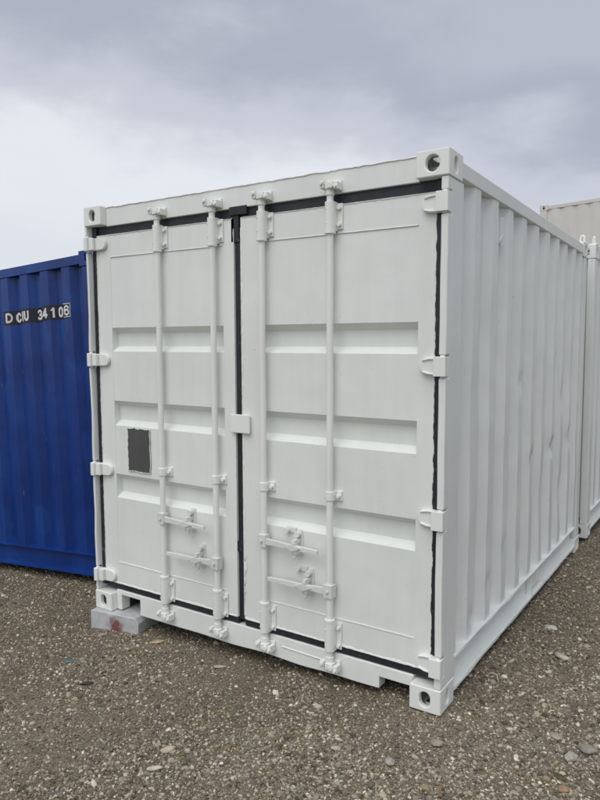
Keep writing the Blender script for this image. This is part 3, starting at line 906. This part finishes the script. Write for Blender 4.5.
# ---- side details: little ventilator with a bent strap, fork pocket mouths in the bottom rail
m = MB(); vy = E0+PT*1.0
m.prism([(vy+0.075, 2.27), (vy+0.115, 2.28), (vy+0.115, 2.425), (vy+0.075, 2.425)], 'x', W-0.046, W-0.014)
m.add([(W-0.012, vy+0.040, 2.300), (W-0.012, vy+0.115, 2.345), (W-0.012, vy+0.115, 2.318), (W-0.012, vy+0.040, 2.278),
       (W-0.020, vy+0.040, 2.300), (W-0.020, vy+0.115, 2.345), (W-0.020, vy+0.115, 2.318), (W-0.020, vy+0.040, 2.278)],
      [(0, 1, 2, 3), (7, 6, 5, 4), (0, 4, 5, 1), (1, 5, 6, 2), (2, 6, 7, 3), (3, 7, 4, 0)])
m.build('ventilator', WH, wc, bevel=0.003)
for ya_, yb_ in ((1.64, 1.93),):
    m = MB(); m.prism([(ya_, 0.088), (yb_, 0.088), (yb_, 0.192), (ya_, 0.192)], 'x', W-0.030, W-0.026)
    m.build('fork_pocket_mouth', WH, wc)
    for q0 in (yb_, ya_-0.010):
        m = MB(); m.box(W-0.039, W-0.004, q0, q0+0.010, 0.066, 0.209); m.build('fork_pocket_frame', WH, wc)

# ------------------------------------------------------------------ the block under the left corner
bl = MB()
prof = [(0.0, -0.150), (0.385, -0.150), (0.385, -0.034), (0.362, -0.001), (0.010, -0.001), (0.0, -0.012)]
bl.prism(prof, 'y', 0.0, 0.27)
for i, (x, y, z) in enumerate(bl.v):
    bl.v[i] = (x+0.006*nz(x*9, y*9, z*9), y+0.006*nz(x*7, z*7, 4.0)+(0.0 if y < 0.1 else 0.0), z)
bo = bl.build('concrete_block', M['block'], None, bevel=0.014, seg=3)
bo.location = (0.030, -0.048, 0.0); bo.rotation_euler = (0, 0, R(9))
tag(bo, 'grey painted block with red paint smear under the container\'s lower left corner', 'block')

# ------------------------------------------------------------------ second white container behind
w2 = thing('shipping_container', 'white container end-on behind the front one, only its right edge and lug showing', 'container', (0.02, 3.42, 0.03))
shell(w2, WH, 6.058, 0.40, 0.2775)
lug(w2, WF, W-0.024, 0.035, H+0.004, 0.006)
lug(w2, WF, 0.035, 0.035, H+0.004)

# ------------------------------------------------------------------ blue container on the left
BA, BT, BZ, BX, BYY = -0.0618, 0.0637, -0.1099, -0.4113, 0.5438
bc = thing('shipping_container', 'dark blue container with black number strip and scuffed corrugated side', 'container')
BL = 6.058
Bt = 0.25
Bprof, Bat = shell(bc, M['blue'], BL, BL-0.55, Bt, flat=0.090, sl=0.042, depth=0.049)
ey = Vector((math.cos(BT)*math.cos(BA), -math.cos(BT)*math.sin(BA), math.sin(BT)))
ez = Vector((-math.sin(BT), 0, math.cos(BT)))
ex = ey.cross(ez)
rot = Matrix((ex, ey, ez)).transposed()
tgt = Vector((BX, BYY, BZ))
loc = tgt-rot @ Vector((W, BL, 0))
bc.matrix_world = Matrix.Translation(loc) @ rot.to_4x4()

def on_sheet(me_bm, off, z0=None):
    """cut a flat (y,z) mesh along every fold of the sheet and lay it on"""
    for (q, d) in Bprof:
        bmesh.ops.bisect_plane(me_bm, geom=me_bm.verts[:]+me_bm.edges[:]+me_bm.faces[:], plane_co=(0, q, 0), plane_no=(0, 1, 0), dist=1e-6)
    for v in me_bm.verts: v.co.x = W-0.010-Bat(v.co.y)+off
def bm_obj(bm, name, mat, parent):
    me = bpy.data.meshes.new(name); bm.to_mesh(me); bm.free(); me.materials.append(mat)
    o = bpy.data.objects.new(name, me); COL.objects.link(o); o.parent = parent; return o
NZ0, NZ1 = 2.096, 2.214
bm = bmesh.new()
q = [bm.verts.new((0, y, z)) for y, z in ((BL-1.122, NZ0), (BL-0.312, NZ0), (BL-0.312, NZ1), (BL-1.122, NZ1))]
bm.faces.new(q); on_sheet(bm, 0.0015); bm_obj(bm, 'number_backing', M['number_black'], bc)

def arc(cx, cy, rx, ry, a0, a1, n=14):
    return [(cx+rx*math.cos(R(a0+(a1-a0)*i/n)), cy+ry*math.sin(R(a0+(a1-a0)*i/n))) for i in range(n+1)]
# block capitals as centre lines in a unit box
GL = {'D': [[(0.14, 0.1), (0.14, 0.9), (0.45, 0.9)]+arc(0.45, 0.5, 0.41, 0.40, 90, -90)+[(0.14, 0.1)]],
      'C': [arc(0.5, 0.55, 0.36, 0.36, 0, 180)[2:]+arc(0.5, 0.45, 0.36, 0.36, 180, 360)[:-2]],
      'I': [[(0.5, 0.05), (0.5, 0.95)]],
      'U': [[(0.14, 0.95), (0.14, 0.45)]+arc(0.5, 0.45, 0.36, 0.36, 180, 360)+[(0.86, 0.45), (0.86, 0.95)]],
      '3': [arc(0.46, 0.70, 0.34, 0.21, 160, -90)+arc(0.46, 0.29, 0.38, 0.20, 90, -160)],
      '4': [[(0.66, 0.05), (0.66, 0.95), (0.12, 0.30), (0.95, 0.30)]],
      '1': [[(0.12, 0.72), (0.35, 0.78), (0.58, 0.93), (0.58, 0.05)]],
      '0': [arc(0.5, 0.60, 0.36, 0.31, 0, 180)+arc(0.5, 0.40, 0.36, 0.31, 180, 360)+[(0.86, 0.60)]],
      '6': [arc(0.5, 0.32, 0.36, 0.24, 0, 360)+[(0.86, 0.32)], [(0.14, 0.32), (0.14, 0.55)]+arc(0.5, 0.60, 0.36, 0.32, 180, 20)]}
def glyph(ch, y0, y1, z0, z1, hw):
    """fill a bold stroke glyph with run-length cells: one flat layer, nothing overlaps"""
    wd, ht = y1-y0, z1-z0
    segs = []
    for pl in GL[ch]:
        P_ = [(p[0]*wd, p[1]*ht) for p in pl]
        segs += list(zip(P_, P_[1:]))
    ny_, nz_ = 44, 56
    yy = (np.arange(ny_)+0.5)/ny_*wd; zz = (np.arange(nz_)+0.5)/nz_*ht
    YY, ZZ = np.meshgrid(yy, zz); D = np.full(YY.shape, 9.0)
    for (ax, az), (bx_, bz_) in segs:
        dx, dz = bx_-ax, bz_-az; l2 = dx*dx+dz*dz+1e-12
        t = np.clip(((YY-ax)*dx+(ZZ-az)*dz)/l2, 0, 1)
        D = np.minimum(D, np.hypot(YY-ax-t*dx, ZZ-az-t*dz))
    on = D < hw
    bm = bmesh.new()
    for j in range(nz_):
        i = 0
        while i < ny_:
            if on[j, i]:
                k = i
                while k < ny_ and on[j, k]: k += 1
                p, q_ = y0+wd*i/ny_, y0+wd*k/ny_; r_, s_ = z0+ht*j/nz_, z0+ht*(j+1)/nz_
                bm.faces.new([bm.verts.new((0, a_, b_)) for a_, b_ in ((p, r_), (q_, r_), (q_, s_), (p, s_))])
                i = k
            else: i += 1
    bmesh.ops.remove_doubles(bm, verts=bm.verts, dist=1e-5)
    return bm
CHARS = [('D', 1.102, 1.028), ('C', 1.016, 0.960), ('I', 0.886, 0.872), ('U', 0.864, 0.806), ('3', 0.752, 0.698), ('4', 0.636, 0.578),
         ('1', 0.545, 0.520), ('0', 0.502, 0.450), ('6', 0.384, 0.325)]
for ch, a, b_ in CHARS:
    bm = glyph(ch, BL-a, BL-b_, NZ0+0.018, NZ1-0.018, 0.0056 if ch == '1' else 0.0090 if ch in 'CIU' else 0.0070 if ch == '6' else 0.0084)
    if ch == 'D':                   # its right half runs down the flank of the rib
        for v in bm.verts:
            u = (v.co.y-(BL-a))/(a-b_)
            v.co.y = BL-1.102+0.052*u/0.56 if u < 0.56 else BL-1.050+0.018*(u-0.56)/0.44
    on_sheet(bm, 0.003); bm_obj(bm, 'number_character', M['number_white'], bc)
bm = bmesh.new()                    # thin white box round the check digit
ya_, yb_ = BL-0.398, BL-0.312; za_, zb_, w_ = NZ0+0.006, NZ1-0.004, 0.005
for (p, q2, r_, s_) in ((ya_, yb_, za_, za_+w_), (ya_, yb_, zb_-w_, zb_), (ya_, ya_+w_, za_+w_, zb_-w_), (yb_-w_, yb_, za_+w_, zb_-w_)):
    bm.faces.new([bm.verts.new((0, y, z)) for y, z in ((p, r_), (q2, r_), (q2, s_), (p, s_))])
on_sheet(bm, 0.003); bm_obj(bm, 'number_box', M['number_white'], bc)

# ------------------------------------------------------------------ beige container stacked far behind
b1 = thing('shipping_container', 'beige corrugated container, upper one of the stack at far right', 'container')
shell(b1, M['beige'], 6.058, 0.36, 0.2775, sl=0.09, depth=0.026)
def place(root, tilt, az, corner):
    ey_ = Vector((math.cos(tilt)*math.cos(az), math.cos(tilt)*math.sin(az), math.sin(tilt)))
    ez_ = Vector((-math.sin(tilt), 0, math.cos(tilt))); ex_ = ey_.cross(ez_).normalized(); ez_ = ex_.cross(ey_)
    rm = Matrix((ex_, ey_, ez_)).transposed()
    root.matrix_world = Matrix.Translation(Vector(corner)-rm @ Vector((W, 0, 0))) @ rm.to_4x4()
    return ez_
ezb = place(b1, 0.045, 0.0, (-0.16, 12.44, 4.886-H))
b2 = thing('shipping_container', 'beige container underneath, bottom of the far right stack', 'container')
shell(b2, M['beige'], 6.058, 0.36, 0.2775)
place(b2, 0.045, 0.0, Vector((-0.16, 12.44, 4.886-H))-ezb*(H+0.003))

# ------------------------------------------------------------------ loose pieces one can pick out on the ground
def stone(name, label, cat, x, y, sx, sy, sz, rz, col, seed, rough=0.8, sink=0.25):
    va, fa = pebble_shape(3, seed)
    m = MB(); m.add([(a*sx, b_*sy, c*sz) for a, b_, c in va], [tuple(f) for f in fa])
    o = m.build(name, simple(name+'_surface', col, rough, 0.22, 40, 0.25), None, smooth=70)
    z = float(gheight(x, y)); o.location = (x, y, z+sz*(1-2*sink)+0.004); o.rotation_euler = (0, 0, R(rz))
    return tag(o, label, cat)
stone('stone', 'large smooth pale grey stone at lower right of the gravel', 'stone', 3.012, 0.006, .030, .022, .019, 70, (0.40, 0.375, 0.325), 101)
stone('stone', 'flat brown grey stone just right of the smooth pale stone', 'stone', 3.06, 0.107, .038, .026, .014, 10, (0.25, 0.235, 0.205), 102)
stone('stone', 'tan flat stone up left of the smooth pale stone', 'stone', 2.925, 0.128, .030, .020, .011, -20, (0.32, 0.28, 0.22), 103)
stone('stone', 'brown grey rounded stone near the lower right corner casting', 'stone', 2.505, -0.203, .028, .021, .014, 25, (0.30, 0.26, 0.205), 104)
stone('stone', 'small grey stone below the right fork pocket notch', 'stone', 2.391, -0.434, .022, .017, .013, -35, (0.34, 0.315, 0.27), 105)
stone('stone', 'pale flat stone beside the container side, nearer of two', 'stone', 2.778, 0.939, .046, .026, .013, -30, (0.44, 0.41, 0.35), 106)
stone('stone', 'whitish flat stone beside the container side, farther of two', 'stone', 2.632, 1.322, .040, .028, .013, -25, (0.50, 0.475, 0.42), 107)
stone('stone', 'rust tan stone at the bottom edge near lower right corner', 'stone', 3.03, -0.215, .022, .018, .014, 10, (0.30, 0.20, 0.12), 108)
stone('wood_chip', 'tan wood chip on gravel in front of the grey block', 'wood chip', 0.613, -0.020, .044, .019, .008, 48, (0.44, 0.34, 0.22), 109)
stone('wood_chip', 'pale wood chip under the second locking bar', 'wood chip', 1.170, -0.080, .036, .011, .007, 30, (0.42, 0.37, 0.29), 110)
stone('wood_chip', 'beige pointed wood chip at bottom left, standing up slightly', 'wood chip', 1.512, -0.831, .036, .016, .010, 62, (0.50, 0.43, 0.33), 111)
stone('wood_chip', 'slim whitish wood chip at the bottom left edge', 'wood chip', 1.565, -0.960, .032, .010, .008, 50, (0.54, 0.50, 0.43), 112)
stone('stick', 'short dark stick lying on gravel at left', 'stick', 0.663, -0.586, .034, .010, .009, 45, (0.055, 0.045, 0.04), 113)
stone('plastic_scrap', 'small blue scrap of plastic on gravel at left', 'scrap', 0.349, -0.462, .028, .018, .004, 30, (0.10, 0.17, 0.21), 114, 0.4)
stone('leaf', 'olive green leaf on gravel at the lower right', 'leaf', 3.000, -0.135, .026, .017, .004, -15, (0.085, 0.075, 0.025), 115)
m = MB()
m.tube([(0.055*i/8-0.05, 0.020*math.sin(i/8*2.4)-0.01, 0.004+0.004*math.sin(i/8*3.1)) for i in range(9)]+[(0.030, -0.004, 0.004)], 0.0032, 6)
tw = m.build('twig', simple('twig_surface', (0.60, 0.57, 0.51), 0.8), None, smooth=70)
tw.location = (2.545, 0.505, float(gheight(2.545, 0.505))+0.013); tw.rotation_euler = (0, 0, R(-48))
tag(tw, 'thin whitish bent twig on gravel beside the container\'s right side', 'twig')
